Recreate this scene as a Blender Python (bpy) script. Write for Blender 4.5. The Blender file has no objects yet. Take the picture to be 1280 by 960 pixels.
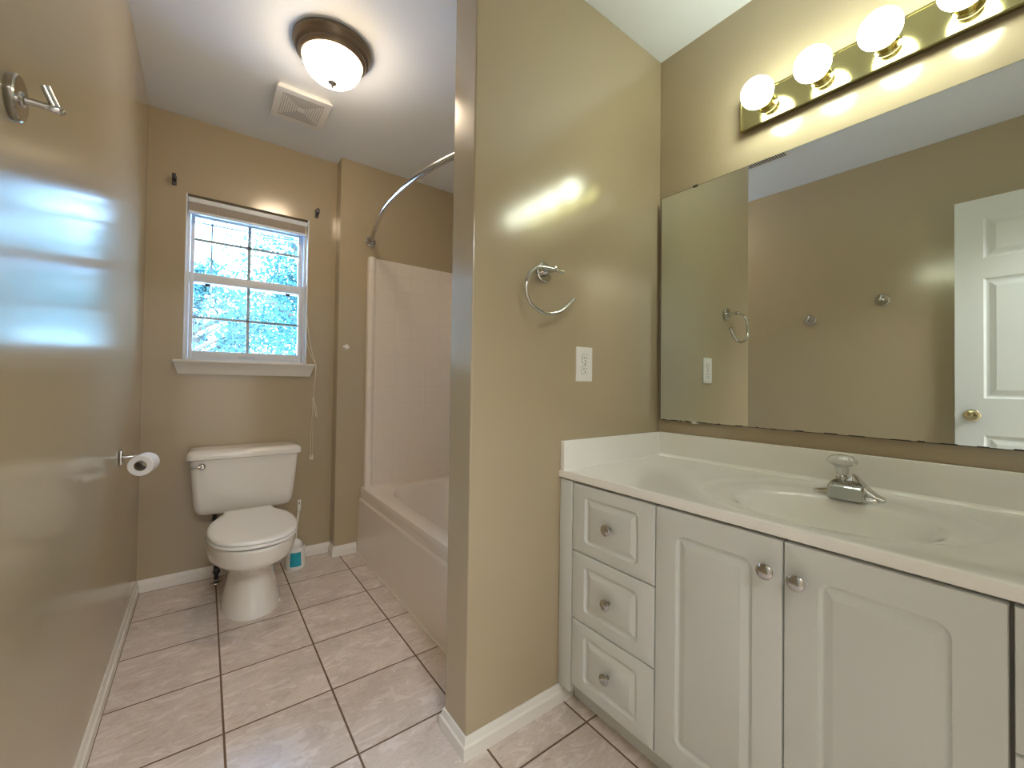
import bpy, bmesh, math, random
from mathutils import Vector, Matrix
random.seed(7)
SC = bpy.context.scene
COL = SC.collection
PI = math.pi

# ------------------------------------------------------------------ camera
cam_d = bpy.data.cameras.new('camera'); cam = bpy.data.objects.new('camera', cam_d); COL.objects.link(cam)
cam_d.sensor_fit = 'HORIZONTAL'; cam_d.sensor_width = 36
cam_d.lens = 514.88 / 1280 * 36
cam_d.shift_x = -2.80 / 1280; cam_d.shift_y = -8.39 / 1280
cam_d.clip_start = 0.01; cam_d.clip_end = 300
_r = Vector((0.79929858, -0.60077133, 0.01398559)); _u = Vector((-0.0201978, -0.00359775, 0.99978953))
_f = Vector((0.60059456, 0.79941283, 0.01500994))
cam.matrix_world = Matrix(((_r.x, _u.x, -_f.x, 0), (_r.y, _u.y, -_f.y, 0), (_r.z, _u.z, -_f.z, 1.064), (0, 0, 0, 1)))
SC.camera = cam

# ------------------------------------------------------------------ render look
SC.view_settings.view_transform = 'Standard'; SC.view_settings.look = 'None'
SC.view_settings.gamma = 1.0; SC.view_settings.use_curve_mapping = False
SC.view_settings.exposure = 0.5
cy = SC.cycles
cy.use_denoising = True; cy.denoiser = 'OPENIMAGEDENOISE'
cy.max_bounces = 10; cy.diffuse_bounces = 6; cy.glossy_bounces = 6; cy.transmission_bounces = 8
cy.transparent_max_bounces = 12; cy.sample_clamp_indirect = 6.0
cy.caustics_reflective = False; cy.caustics_refractive = False

# ------------------------------------------------------------------ sky, sun, lights
SKY = 25.0
SUN = 12.0
BULB = 19.0
DOME = 27.0
w = bpy.data.worlds.new('sky'); SC.world = w; w.use_nodes = True
nt = w.node_tree; nt.nodes.clear()
wo = nt.nodes.new('ShaderNodeOutputWorld'); bg = nt.nodes.new('ShaderNodeBackground')
tc = nt.nodes.new('ShaderNodeTexCoord'); sp = nt.nodes.new('ShaderNodeSeparateXYZ'); rp = nt.nodes.new('ShaderNodeValToRGB')
nt.links.new(tc.outputs['Generated'], sp.inputs[0]); nt.links.new(sp.outputs['Z'], rp.inputs[0])
rp.color_ramp.elements[0].position = 0.0; rp.color_ramp.elements[0].color = (0.46, 0.72, 1.0, 1)
rp.color_ramp.elements[1].position = 0.8; rp.color_ramp.elements[1].color = (0.30, 0.55, 1.0, 1)
nt.links.new(rp.outputs[0], bg.inputs[0]); bg.inputs[1].default_value = SKY
nt.links.new(bg.outputs[0], wo.inputs[0])
sd = bpy.data.lights.new('sun', 'SUN'); sun = bpy.data.objects.new('sun', sd); COL.objects.link(sun)
sd.energy = SUN; sd.angle = math.radians(0.5); sd.color = (1.0, 0.95, 0.86)
sun.rotation_euler = Vector((0.25, 0.78, -0.62)).to_track_quat('-Z', 'Y').to_euler()
pd = bpy.data.lights.new('window_portal', 'AREA'); po = bpy.data.objects.new('window_portal', pd); COL.objects.link(po)
pd.shape = 'RECTANGLE'; pd.size = 0.60; pd.size_y = 0.90; pd.cycles.is_portal = True
po.location = (0.197, 2.91, 1.60); po.rotation_euler = Vector((0, -1, 0)).to_track_quat('-Z', 'Z').to_euler()
# added fill panel in the unseen hall, brightens surfaces facing the camera
hd = bpy.data.lights.new('hall_fill', 'AREA'); ho = bpy.data.objects.new('hall_fill', hd); COL.objects.link(ho)
hd.shape = 'RECTANGLE'; hd.size = 1.6; hd.size_y = 2.2; hd.energy = 10; hd.color = (0.96, 0.97, 1.0)
ho.location = (0.4, -1.95, 1.25); ho.rotation_euler = Vector((0, 1, 0)).to_track_quat('-Z', 'Z').to_euler()

h2 = bpy.data.lights.new('hall_ceiling_fill', 'AREA'); h2o = bpy.data.objects.new('hall_ceiling_fill', h2); COL.objects.link(h2o)  # fill lamp added at the unseen hall ceiling to brighten the room
h2.shape = 'RECTANGLE'; h2.size = 1.2; h2.size_y = 0.7; h2.energy = 78; h2.color = (0.97, 0.98, 1.0)
h2o.location = (0.25, -1.05, 2.42); h2o.rotation_euler = Vector((0, .35, -1)).to_track_quat('-Z', 'Y').to_euler()

# ------------------------------------------------------------------ materials
def mat(name, col, rough=0.5, metal=0.0, **kw):
    m = bpy.data.materials.new(name); m.use_nodes = True
    b = m.node_tree.nodes['Principled BSDF']
    b.inputs['Base Color'].default_value = (*col, 1); b.inputs['Roughness'].default_value = rough
    b.inputs['Metallic'].default_value = metal
    for k, v in kw.items():
        n = k.replace('_', ' ')
        if n in b.inputs: b.inputs[n].default_value = v
    return m
def noise_bump(m, scale, strength, dist=0.001, detail=2):
    t = m.node_tree; b = t.nodes['Principled BSDF']
    tc = t.nodes.new('ShaderNodeTexCoord'); n = t.nodes.new('ShaderNodeTexNoise'); bp = t.nodes.new('ShaderNodeBump')
    n.inputs['Scale'].default_value = scale; n.inputs['Detail'].default_value = detail
    bp.inputs['Strength'].default_value = strength; bp.inputs['Distance'].default_value = dist
    t.links.new(tc.outputs['Object'], n.inputs['Vector']); t.links.new(n.outputs[0], bp.inputs['Height'])
    t.links.new(bp.outputs[0], b.inputs['Normal']); return m
def mottle(m, c1, c2, scale=2.0, detail=4):
    t = m.node_tree; b = t.nodes['Principled BSDF']
    tc = t.nodes.new('ShaderNodeTexCoord'); n = t.nodes.new('ShaderNodeTexNoise'); r = t.nodes.new('ShaderNodeValToRGB')
    n.inputs['Scale'].default_value = scale; n.inputs['Detail'].default_value = detail
    r.color_ramp.elements[0].position = .3; r.color_ramp.elements[1].position = .7
    r.color_ramp.elements[0].color = (*c1, 1); r.color_ramp.elements[1].color = (*c2, 1)
    t.links.new(tc.outputs['Object'], n.inputs['Vector']); t.links.new(n.outputs[0], r.inputs[0])
    t.links.new(r.outputs[0], b.inputs['Base Color']); return m
def emit(name, col, s, mixdiff=None):
    m = bpy.data.materials.new(name); m.use_nodes = True; t = m.node_tree
    b = t.nodes['Principled BSDF']; b.inputs['Base Color'].default_value = (.9, .88, .82, 1); b.inputs['Roughness'].default_value = .3
    b.inputs['Emission Color'].default_value = (*col, 1); b.inputs['Emission Strength'].default_value = s
    return m

M = {}
M['paint'] = noise_bump(mottle(mat('wall_paint', (.45, .375, .25), .17, Specular_IOR_Level=.7), (.435, .362, .24), (.455, .378, .255), 1.5), 260, .10, .0006)
M['ceiling'] = noise_bump(mat('ceiling_paint', (.78, .83, .89), .7), 120, .2, .001)  # blue tint in the colour stands in for daylight from the window
M['trim'] = noise_bump(mat('trim_paint', (.80, .78, .73), .3), 60, .12, .001)
M['vinyl'] = mat('window_vinyl', (.80, .85, .92), .3)
M['cab'] = mat('cabinet_thermofoil', (.655, .675, .66), .32)
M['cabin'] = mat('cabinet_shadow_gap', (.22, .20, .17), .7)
M['marble'] = mottle(mat('cultured_marble', (.86, .84, .78), .10, Coat_Weight=.4, Coat_Roughness=.04), (.87, .86, .82), (.89, .88, .85), 3)
M['porcelain'] = mat('porcelain', (.84, .82, .77), .10, Coat_Weight=.5, Coat_Roughness=.04)
M['seat'] = mat('seat_plastic', (.88, .88, .87), .18)
M['fiber'] = mat('tub_fibreglass', (.82, .76, .69), .16, Coat_Weight=.3, Coat_Roughness=.05)
M['chrome'] = mat('chrome', (.62, .62, .61), .09, 1.0)
M['nickel'] = mat('brushed_nickel', (.50, .49, .47), .15, 1.0)
M['bronze'] = mat('aged_bronze', (.20, .155, .11), .38, .8)
M['brass'] = mat('polished_brass', (.64, .58, .28), .12, 1.0)
M['brassknob'] = mat('brass_knob', (.80, .70, .46), .15, 1.0)
M['mirror'] = mat('mirror_silver', (.80, .84, .80), .004, 1.0)
M['dark'] = mat('dark_edge', (.03, .028, .025), .5)
M['plastic'] = mat('white_plastic', (.85, .85, .82), .3)
M['paper'] = noise_bump(mat('tissue_paper', (.86, .85, .84), .95), 300, .3)
M['card'] = mat('cardboard', (.33, .25, .18), .9)
M['teal'] = mottle(mat('teal_label', (.01, .36, .48), .35), (.01, .33, .45), (.02, .42, .54), 30)
M['slat'] = mat('blind_slat', (.62, .56, .50), .5)
M['cord'] = mat('blind_cord', (.80, .74, .62), .8)
M['bulb'] = emit('bulb_glow', (.93, 1.0, .80), BULB)
M['dome'] = emit('lamp_glass_glow', (1.0, .78, .54), DOME)
M['bark'] = noise_bump(mat('bark', (.12, .085, .06), .9), 30, .6, .02)
M['grout'] = mat('grout_bead', (.75, .70, .62), .6)
M['hose'] = mat('dark_metal_hose', (.05, .05, .055), .35, .6)
M['spackle'] = mat('bare_plaster', (.82, .80, .76), .9)
M['bounce_ground'] = noise_bump(mottle(mat('concrete', (.45, .46, .47), .9), (.42, .44, .46), (.52, .53, .54), 3), 40, .3, .01)  # unseen ground, made pale so it bounces bluish sky light onto the ceiling
M['siding'] = mat('siding', (.55, .55, .52), .7)
g = mat('crystal', (.98, 1.0, .98), .03, Transmission_Weight=.35, IOR=1.5, Coat_Weight=1.0, Coat_Roughness=.02); M['crystal'] = g

def glass_mat():
    m = bpy.data.materials.new('window_glass'); m.use_nodes = True; t = m.node_tree; t.nodes.clear()
    o = t.nodes.new('ShaderNodeOutputMaterial'); mx = t.nodes.new('ShaderNodeMixShader'); tr = t.nodes.new('ShaderNodeBsdfTransparent')
    gl = t.nodes.new('ShaderNodeBsdfGlossy'); fr = t.nodes.new('ShaderNodeFresnel')
    tr.inputs[0].default_value = (.93, .97, .98, 1); gl.inputs['Roughness'].default_value = .01; fr.inputs[0].default_value = 1.45
    t.links.new(fr.outputs[0], mx.inputs[0]); t.links.new(tr.outputs[0], mx.inputs[1]); t.links.new(gl.outputs[0], mx.inputs[2])
    t.links.new(mx.outputs[0], o.inputs[0]); return m
M['glass'] = glass_mat()

def leaf_mat(name, c1, c2):
    m = bpy.data.materials.new(name); m.use_nodes = True; t = m.node_tree; t.nodes.clear()
    o = t.nodes.new('ShaderNodeOutputMaterial'); mx = t.nodes.new('ShaderNodeMixShader'); d = t.nodes.new('ShaderNodeBsdfDiffuse')
    tl = t.nodes.new('ShaderNodeBsdfTranslucent'); tc = t.nodes.new('ShaderNodeTexCoord'); n = t.nodes.new('ShaderNodeTexNoise'); r = t.nodes.new('ShaderNodeValToRGB')
    n.inputs['Scale'].default_value = 1.6; n.inputs['Detail'].default_value = 5
    r.color_ramp.elements[0].position = .35; r.color_ramp.elements[1].position = .65
    r.color_ramp.elements[0].color = (*c1, 1); r.color_ramp.elements[1].color = (*c2, 1)
    t.links.new(tc.outputs['Object'], n.inputs['Vector']); t.links.new(n.outputs[0], r.inputs[0])
    t.links.new(r.outputs[0], d.inputs[0]); t.links.new(r.outputs[0], tl.inputs[0])
    mx.inputs[0].default_value = .45
    t.links.new(d.outputs[0], mx.inputs[1]); t.links.new(tl.outputs[0], mx.inputs[2]); t.links.new(mx.outputs[0], o.inputs[0]); return m
M['leaf'] = leaf_mat('leaves', (.03, .10, .105), (.09, .185, .18))

def tile_mat():
    m = bpy.data.materials.new('floor_tile'); m.use_nodes = True; t = m.node_tree; L = t.links; N = t.nodes
    b = N['Principled BSDF']
    tc = N.new('ShaderNodeTexCoord'); sp = N.new('ShaderNodeSeparateXYZ'); L.new(tc.outputs['Object'], sp.inputs[0])
    def mth(op, a, b_=None, c=None):
        n = N.new('ShaderNodeMath'); n.operation = op
        for i, v in enumerate((a, b_, c)):
            if v is None: continue
            if isinstance(v, (int, float)): n.inputs[i].default_value = v
            else: L.new(v, n.inputs[i])
        return n.outputs[0]
    p = .3056
    u = mth('DIVIDE', mth('SUBTRACT', sp.outputs[0], .0673 - 10 * p), p); v = mth('DIVIDE', mth('SUBTRACT', sp.outputs[1], 2.4333 - 20 * p), p)
    fu = mth('FRACT', u); fv = mth('FRACT', v); iu = mth('FLOOR', u); iv = mth('FLOOR', v)
    du = mth('MINIMUM', fu, mth('SUBTRACT', 1.0, fu)); dv = mth('MINIMUM', fv, mth('SUBTRACT', 1.0, fv))
    dd = mth('MINIMUM', du, dv)
    mr = N.new('ShaderNodeMapRange'); mr.interpolation_type = 'SMOOTHSTEP'
    L.new(dd, mr.inputs[0]); mr.inputs[1].default_value = .0065; mr.inputs[2].default_value = .013
    tile = mr.outputs[0]
    seed = mth('ADD', mth('MULTIPLY', iu, 7.31), mth('MULTIPLY', iv, 3.77))
    # marbled veins, each tile with its own pattern
    wn = N.new('ShaderNodeTexNoise'); wn.noise_dimensions = '4D'; L.new(tc.outputs['Object'], wn.inputs['Vector']); L.new(seed, wn.inputs['W'])
    wn.inputs['Scale'].default_value = 5; wn.inputs['Detail'].default_value = 6; wn.inputs['Distortion'].default_value = 1.6
    mp = N.new('ShaderNodeMapping'); mp.inputs['Rotation'].default_value = (0, 0, .5); mp.inputs['Scale'].default_value = (5, 13, 1)
    L.new(tc.outputs['Object'], mp.inputs[0])
    w2 = N.new('ShaderNodeTexNoise'); w2.noise_dimensions = '4D'; L.new(mp.outputs[0], w2.inputs['Vector']); L.new(seed, w2.inputs['W'])
    w2.inputs['Scale'].default_value = 1.3; w2.inputs['Detail'].default_value = 8; w2.inputs['Roughness'].default_value = .62; w2.inputs['Distortion'].default_value = 2.2
    r = N.new('ShaderNodeValToRGB'); e = r.color_ramp.elements
    e[0].position = .28; e[0].color = (.56, .45, .37, 1); e[1].position = .72; e[1].color = (.80, .74, .70, 1)
    x = e.new(.46); x.color = (.72, .65, .60, 1); x = e.new(.52); x.color = (.65, .57, .515, 1); x = e.new(.56); x.color = (.76, .69, .645, 1)
    L.new(w2.outputs[0], r.inputs[0])
    r2 = N.new('ShaderNodeValToRGB'); r2.color_ramp.elements[0].color = (.86, .84, .82, 1); r2.color_ramp.elements[1].color = (1.08, 1.06, 1.06, 1)
    r2.color_ramp.elements[0].position = .3; r2.color_ramp.elements[1].position = .7
    L.new(wn.outputs[0], r2.inputs[0])
    mu = N.new('ShaderNodeMix'); mu.data_type = 'RGBA'; mu.blend_type = 'MULTIPLY'; mu.inputs[0].default_value = 1
    L.new(r.outputs[0], mu.inputs[6]); L.new(r2.outputs[0], mu.inputs[7])
    mx = N.new('ShaderNodeMix'); mx.data_type = 'RGBA'; L.new(tile, mx.inputs[0]); mx.inputs[6].default_value = (.17, .11, .065, 1); L.new(mu.outputs[2], mx.inputs[7])
    L.new(mx.outputs[2], b.inputs['Base Color'])
    rr = N.new('ShaderNodeMapRange'); L.new(tile, rr.inputs[0]); rr.inputs[3].default_value = .85; rr.inputs[4].default_value = .27; L.new(rr.outputs[0], b.inputs['Roughness'])
    bp = N.new('ShaderNodeBump'); bp.inputs['Strength'].default_value = .6; bp.inputs['Distance'].default_value = .002
    hh = mth('ADD', tile, mth('MULTIPLY', w2.outputs[0], .25)); L.new(hh, bp.inputs['Height']); L.new(bp.outputs[0], b.inputs['Normal'])
    return m
M['tile'] = tile_mat()

def surround_mat():
    m = mat('surround_fibreglass', (.82, .755, .68), .2, Coat_Weight=.25, Coat_Roughness=.08); t = m.node_tree; L = t.links; N = t.nodes
    b = N['Principled BSDF']; tc = N.new('ShaderNodeTexCoord'); sp = N.new('ShaderNodeSeparateXYZ'); L.new(tc.outputs['Object'], sp.inputs[0])
    def mth(op, a, b_):
        n = N.new('ShaderNodeMath'); n.operation = op
        for i, v in enumerate((a, b_)):
            if isinstance(v, (int, float)): n.inputs[i].default_value = v
            else: L.new(v, n.inputs[i])
        return n.outputs[0]
    out = None
    s = mth('ADD', sp.outputs[0], sp.outputs[1])
    for src, off in ((s, .05), (sp.outputs[2], .02)):
        f = mth('FRACT', mth('DIVIDE', mth('ADD', src, off), .107), 0.0)
        d = mth('MINIMUM', f, mth('SUBTRACT', 1.0, f))
        out = d if out is None else mth('MINIMUM', out, d)
    mr = N.new('ShaderNodeMapRange'); mr.interpolation_type = 'SMOOTHSTEP'; L.new(out, mr.inputs[0]); mr.inputs[1].default_value = 0.0; mr.inputs[2].default_value = .035
    bp = N.new('ShaderNodeBump'); bp.inputs['Strength'].default_value = .6; bp.inputs['Distance'].default_value = .002
    L.new(mr.outputs[0], bp.inputs['Height']); L.new(bp.outputs[0], b.inputs['Normal']); return m
M['surround'] = surround_mat()

# ------------------------------------------------------------------ mesh helpers
def bm_box(bm, x0, x1, y0, y1, z0, z1, bev=0, seg=2):
    r = bmesh.ops.create_cube(bm, size=1)
    for v in r['verts']:
        v.co = Vector((x0 + (v.co.x + .5) * (x1 - x0), y0 + (v.co.y + .5) * (y1 - y0), z0 + (v.co.z + .5) * (z1 - z0)))
    if bev:
        es = list({e for v in r['verts'] for e in v.link_edges})
        bmesh.ops.bevel(bm, geom=es, offset=bev, segments=seg, affect='EDGES', profile=.5)
def loft(bm, loops, cap0=True, cap1=True, closed=True):
    vs = [[bm.verts.new(p) for p in l] for l in loops]
    n = len(loops[0])
    for a, b in zip(vs, vs[1:]):
        for i in range(n if closed else n - 1):
            j = (i + 1) % n
            try: bm.faces.new((a[i], a[j], b[j], b[i]))
            except ValueError: pass
    if cap0: bm.faces.new(list(reversed(vs[0])))
    if cap1: bm.faces.new(vs[-1])
    return vs
def frames(pts):
    pts = [Vector(p) for p in pts]; out = []
    t0 = (pts[1] - pts[0]).normalized(); up = Vector((0, 0, 1)) if abs(t0.z) < .9 else Vector((1, 0, 0))
    nrm = t0.cross(up).normalized()
    for i, p in enumerate(pts):
        t = (pts[min(i + 1, len(pts) - 1)] - pts[max(i - 1, 0)]).normalized()
        nrm = (nrm - t * nrm.dot(t)).normalized(); out.append((p, nrm, t.cross(nrm)))
    return out
def tube(bm, pts, r, n=12, sx=1, sy=1):
    fr = frames(pts); loops = []
    for i, (p, a, b) in enumerate(fr):
        rr = r[i] if isinstance(r, (list, tuple)) else r
        loops.append([p + a * (rr * sx * math.cos(k * 2 * PI / n)) + b * (rr * sy * math.sin(k * 2 * PI / n)) for k in range(n)])
    loft(bm, loops)
def lathe(bm, prof, org=(0, 0, 0), axis='Z', n=32):
    """prof: list of (r, h); closed to the axis at both ends by caps"""
    o = Vector(org); ax = {'X': Vector((1, 0, 0)), 'Y': Vector((0, 1, 0)), 'Z': Vector((0, 0, 1)), '-X': Vector((-1, 0, 0)), '-Y': Vector((0, -1, 0)), '-Z': Vector((0, 0, -1))}[axis]
    a = ax.orthogonal().normalized(); b = ax.cross(a)
    loft(bm, [[o + ax * h + (a * math.cos(k * 2 * PI / n) + b * math.sin(k * 2 * PI / n)) * max(r, 1e-4) for k in range(n)] for r, h in prof])
def spline(pts, k=8):
    P = [Vector(p) for p in pts]; out = []
    for i in range(len(P) - 1):
        p0 = P[max(i - 1, 0)]; p1 = P[i]; p2 = P[i + 1]; p3 = P[min(i + 2, len(P) - 1)]
        for j in range(k):
            t = j / k
            out.append(.5 * ((2 * p1) + (p2 - p0) * t + (2 * p0 - 5 * p1 + 4 * p2 - p3) * t * t + (3 * p1 - p0 - 3 * p2 + p3) * t ** 3))
    out.append(P[-1]); return out
def rrect(x0, x1, y0, y1, r, seg=5):
    out = []
    for cx, cy_, a0 in ((x1 - r, y1 - r, 0), (x0 + r, y1 - r, PI / 2), (x0 + r, y0 + r, PI), (x1 - r, y0 + r, 1.5 * PI)):
        for k in range(seg + 1):
            a = a0 + k * PI / 2 / seg; out.append((cx + r * math.cos(a), cy_ + r * math.sin(a)))
    return out
def link(name, bm, m, parent=None, smooth=True, loc=None):
    bmesh.ops.recalc_face_normals(bm, faces=bm.faces[:])
    me = bpy.data.meshes.new(name); bm.to_mesh(me); bm.free()
    me.materials.append(M[m] if isinstance(m, str) else m)
    if smooth:
        for p in me.polygons: p.use_smooth = True
        me.set_sharp_from_angle(angle=math.radians(38))
    o = bpy.data.objects.new(name, me); COL.objects.link(o)
    if parent is not None:
        o.parent = parent
        # parents sit unrotated at their base: keep world-space authoring
        t = Vector((0, 0, 0)); q = parent
        while q is not None: t += q.location; q = q.parent
        me.transform(Matrix.Translation(-t))
    elif loc is not None:
        me.transform(Matrix.Translation(-Vector(loc))); o.location = loc
    return o
def thing(name, label, cat, loc, group=None, kind=None):
    o = bpy.data.objects.new(name, None); COL.objects.link(o); o.location = loc; o.empty_display_size = .05
    tag(o, label, cat, group, kind); return o
def tag(o, label=None, cat=None, group=None, kind=None):
    if label: o['label'] = label
    if cat: o['category'] = cat
    if group: o['group'] = group
    if kind: o['kind'] = kind
    return o
def struct(name, bm, m, label, cat='wall', parent=None, smooth=False):
    o = link(name, bm, m, parent, smooth)
    if parent is None: tag(o, label, cat, None, 'structure')
    return o
def boxobj(name, dims, m, parent=None, bev=0, loc=None):
    bm = bmesh.new(); bm_box(bm, *dims, bev=bev); return link(name, bm, m, parent, loc=loc)

# ------------------------------------------------------------------ room numbers (metres)
XL, XR, YB, YJ, XJ = -.25, 1.53, 2.757, 2.6583, .6458
YP, XP, TP, H = 1.0216, .613, .1277, 2.44
YR = -.40
WX0, WX1, WZ0, WZ1 = -.096, .490, 1.150, 2.040

# ------------------------------------------------------------------ shell
bm = bmesh.new(); bm_box(bm, XL - .1, XR + .1, YR - 1.6, YB + .14, -.08, 0); struct('floor', bm, 'tile', 'marbled beige square floor tiles with brown grout lines', 'floor')
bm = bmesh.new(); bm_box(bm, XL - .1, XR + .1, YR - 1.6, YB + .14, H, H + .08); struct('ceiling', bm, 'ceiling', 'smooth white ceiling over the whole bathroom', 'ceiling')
bm = bmesh.new(); bm_box(bm, XL - .1, XL, YR - 1.6, YB + .14, 0, H); struct('wall_left', bm, 'paint', 'glossy tan wall on the left with the paper holder')
bm = bmesh.new()
bm_box(bm, XL, WX0, YB, YB + .14, 0, H); bm_box(bm, WX1, XR + .1, YB, YB + .14, 0, H)
bm_box(bm, WX0, WX1, YB, YB + .14, 0, WZ0); bm_box(bm, WX0, WX1, YB, YB + .14, WZ1, H)
wb = struct('wall_back', bm, 'paint', 'tan end wall around the window behind the toilet')
bm = bmesh.new(); bm_box(bm, XJ, XR, YJ, YB, 0, H, .004, 2); wj = struct('wall_tub_end', bm, 'paint', 'tan stepped-out wall section at the end of the tub')
bm = bmesh.new()
pts = [(.0, 1.2), (.5, 1.0), (.9, .6), (1.1, .0), (.8, -.6), (.35, -.5), (.1, -.95), (-.4, -.6), (-.6, -.1), (-1.1, -.2), (-1.3, .35), (-.8, .55), (-.45, .9)]
pl = [Vector((.696 + x * .0165, 0, 1.274 + z * .015)) for x, z in pts]
loft(bm, [[p + Vector((0, YJ + .0005, 0)) for p in pl], [p + Vector((0, YJ - .0018, 0)) for p in pl]])
o = link('plaster_patch', bm, 'spackle', wj); o['label'] = 'white chip of bare plaster'
bm = bmesh.new(); bm_box(bm, XR, XR + .1, YR, YB, 0, H); struct('wall_right', bm, 'paint', 'tan wall on the right behind mirror and vanity')
bm = bmesh.new(); bm_box(bm, XP, XR, YP, YP + TP, 0, H, .004, 2); struct('wall_partition', bm, 'paint', 'olive tan partition wall with towel ring and outlet')
# rear wall with the doorway the camera looks in from, and the hall behind it
DX0, DX1, DZ = -.225, .50, 2.07
bm = bmesh.new()
bm_box(bm, XL, DX0, YR - .12, YR, 0, H); bm_box(bm, DX1, XR + .1, YR - .12, YR, 0, H); bm_box(bm, DX0, DX1, YR - .12, YR, DZ, H)
struct('wall_rear', bm, 'paint', 'tan wall with the doorway behind the viewer')
bm = bmesh.new(); bm_box(bm, XR, XR + .1, YR - 1.6, YR - .12, 0, H); struct('wall_hall_right', bm, 'paint', 'tan hall side wall beyond the doorway')
bm = bmesh.new(); bm_box(bm, XL - .1, XR + .1, YR - 1.7, YR - 1.6, 0, H); struct('wall_hall_end', bm, 'paint', 'tan hall end wall beyond the doorway')
# door casing
bm = bmesh.new()
for a, b in ((DX1 - .005, DX1 + .055),): bm_box(bm, a, b, YR, YR + .012, 0, DZ + .05, .003)
bm_box(bm, DX0, DX1 + .055, YR, YR + .012, DZ - .005, DZ + .055, .003)
bm_box(bm, DX1 - .015, DX1, YR - .12, YR, 0, DZ, .001); bm_box(bm, DX0, DX1, YR - .12, YR, DZ - .015, DZ, .001)
struct('trim_1', bm, 'trim', 'white painted casing of the doorway behind the viewer', 'trim', smooth=True)

# ------------------------------------------------------------------ baseboards
BH, BT = .060, .013
def bb(bm, a, b, n, m0=0, m1=0):
    """profile extruded from a to b along the wall; n = inward normal; m0/m1 mitre extension"""
    a = Vector((*a, 0)); b = Vector((*b, 0)); n = Vector((*n, 0)); d = (b - a).normalized()
    prof = [(0, 0), (BT, 0), (BT, BH * .60), (BT * .62, BH * .68), (BT * .60, BH * .74), (BT * .42, BH * .84), (BT * .38, BH * .95), (BT * .25, BH), (0, BH)]
    loft(bm, [[a + n * t - d * (m0 * t) + Vector((0, 0, z)) for t, z in prof], [b + n * t + d * (m1 * t) + Vector((0, 0, z)) for t, z in prof]])
bm = bmesh.new(); bb(bm, (XL, YR), (XL, YB), (1, 0), 0, -1); struct('baseboard_left', bm, 'trim', 'narrow white baseboard along the left wall', 'baseboard', smooth=True)
bm = bmesh.new(); bb(bm, (XL, YB), (XJ, YB), (0, -1), -1, -1); struct('baseboard_back', bm, 'trim', 'white baseboard under the window behind the toilet', 'baseboard', smooth=True)
bm = bmesh.new(); bb(bm, (XJ, YB), (XJ, YJ), (-1, 0), -1, 1); bb(bm, (XJ, YJ), (.778, YJ), (0, -1), 1, 0); struct('baseboard_tub_end', bm, 'trim', 'short white baseboard wrapping the stepped wall beside the tub', 'baseboard', smooth=True)
bm = bmesh.new(); bb(bm, (1.03, YP), (XP, YP), (0, -1), 0, 1); bb(bm, (XP, YP), (XP, YP + TP), (-1, 0), 1, 1); bb(bm, (XP, YP + TP), (.778, YP + TP), (0, 1), 1, 0)
struct('baseboard_partition', bm, 'trim', 'white baseboard wrapping the foot of the partition wall', 'baseboard', smooth=True)
bm = bmesh.new(); bb(bm, (DX1 + .055, YR), (1.03, YR), (0, 1)); struct('baseboard_rear', bm, 'trim', 'white baseboard beside the doorway behind the viewer', 'baseboard', smooth=True)

# ------------------------------------------------------------------ window
win = thing('window_1', 'white double-hung window with grid above the toilet', 'window', (.197, 2.84, WZ0), kind='structure')
def frame_bm(bm, x0, x1, z0, z1, y0, y1, wl, wr, wb_, wt, bev=.002):
    bm_box(bm, x0, x0 + wl, y0, y1, z0, z1, bev); bm_box(bm, x1 - wr, x1, y0, y1, z0, z1, bev)
    bm_box(bm, x0 + wl, x1 - wr, y0, y1, z0, z0 + wb_, bev); bm_box(bm, x0 + wl, x1 - wr, y0, y1, z1 - wt, z1, bev)
bm = bmesh.new()
# reveal lining
bm_box(bm, WX0, WX0 + .006, YB - .002, 2.80, WZ0, WZ1, .001); bm_box(bm, WX1 - .006, WX1, YB - .002, 2.80, WZ0, WZ1, .001)
link('reveal_lining', bm, 'vinyl', win)
bm = bmesh.new(); frame_bm(bm, WX0 + .001, WX1 - .001, WZ0, WZ1 - .001, 2.80, 2.885, .018, .018, .028, .03); link('window_frame', bm, 'vinyl', win)
# upper sash (outer), lower sash (inner)
GX0, GX1 = -.058, .450
us = bmesh.new(); frame_bm(us, WX0 + .02, WX1 - .02, 1.590, WZ1 - .035, 2.848, 2.878, GX0 - WX0 - .02, WX1 - .02 - GX1, .045, .05); us = link('upper_sash', us, 'vinyl', win)
ls = bmesh.new(); frame_bm(ls, WX0 + .02, WX1 - .02, WZ0 + .028, 1.640, 2.812, 2.844, GX0 - WX0 - .02, WX1 - .02 - GX1, .040, .048); ls = link('lower_sash', ls, 'vinyl', win)
bm = bmesh.new(); bm_box(bm, GX0, GX1, 2.861, 2.864, 1.635, 1.955); link('glass_pane', bm, 'glass', us, False)
bm = bmesh.new(); bm_box(bm, GX0, GX1, 2.826, 2.829, 1.218, 1.592); link('glass_pane', bm, 'glass', ls, False)
M['grid'] = mat('window_grid', (.78, .83, .88), .5)
bm = bmesh.new(); bm_box(bm, .186, .203, 2.866, 2.873, 1.635, 1.955); bm_box(bm, GX0, GX1, 2.866, 2.873, 1.827, 1.842); link('grid_bars', bm, 'grid', us, False)
bm = bmesh.new(); bm_box(bm, .185, .200, 2.831, 2.838, 1.218, 1.592); bm_box(bm, GX0, GX1, 2.831, 2.838, 1.393, 1.407); link('grid_bars', bm, 'grid', ls, False)
bm = bmesh.new(); bm_box(bm, .1500, .232, 2.800, 2.814, 1.190, 1.202, .003); link('lift_rail', bm, 'vinyl', ls)
for x in (.003, .392): 
    bm = bmesh.new(); bm_box(bm, x - .012, x + .012, 2.815, 2.8255, 1.572, 1.588, .001); link('tilt_latch', bm, 'hose', ls)
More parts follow.
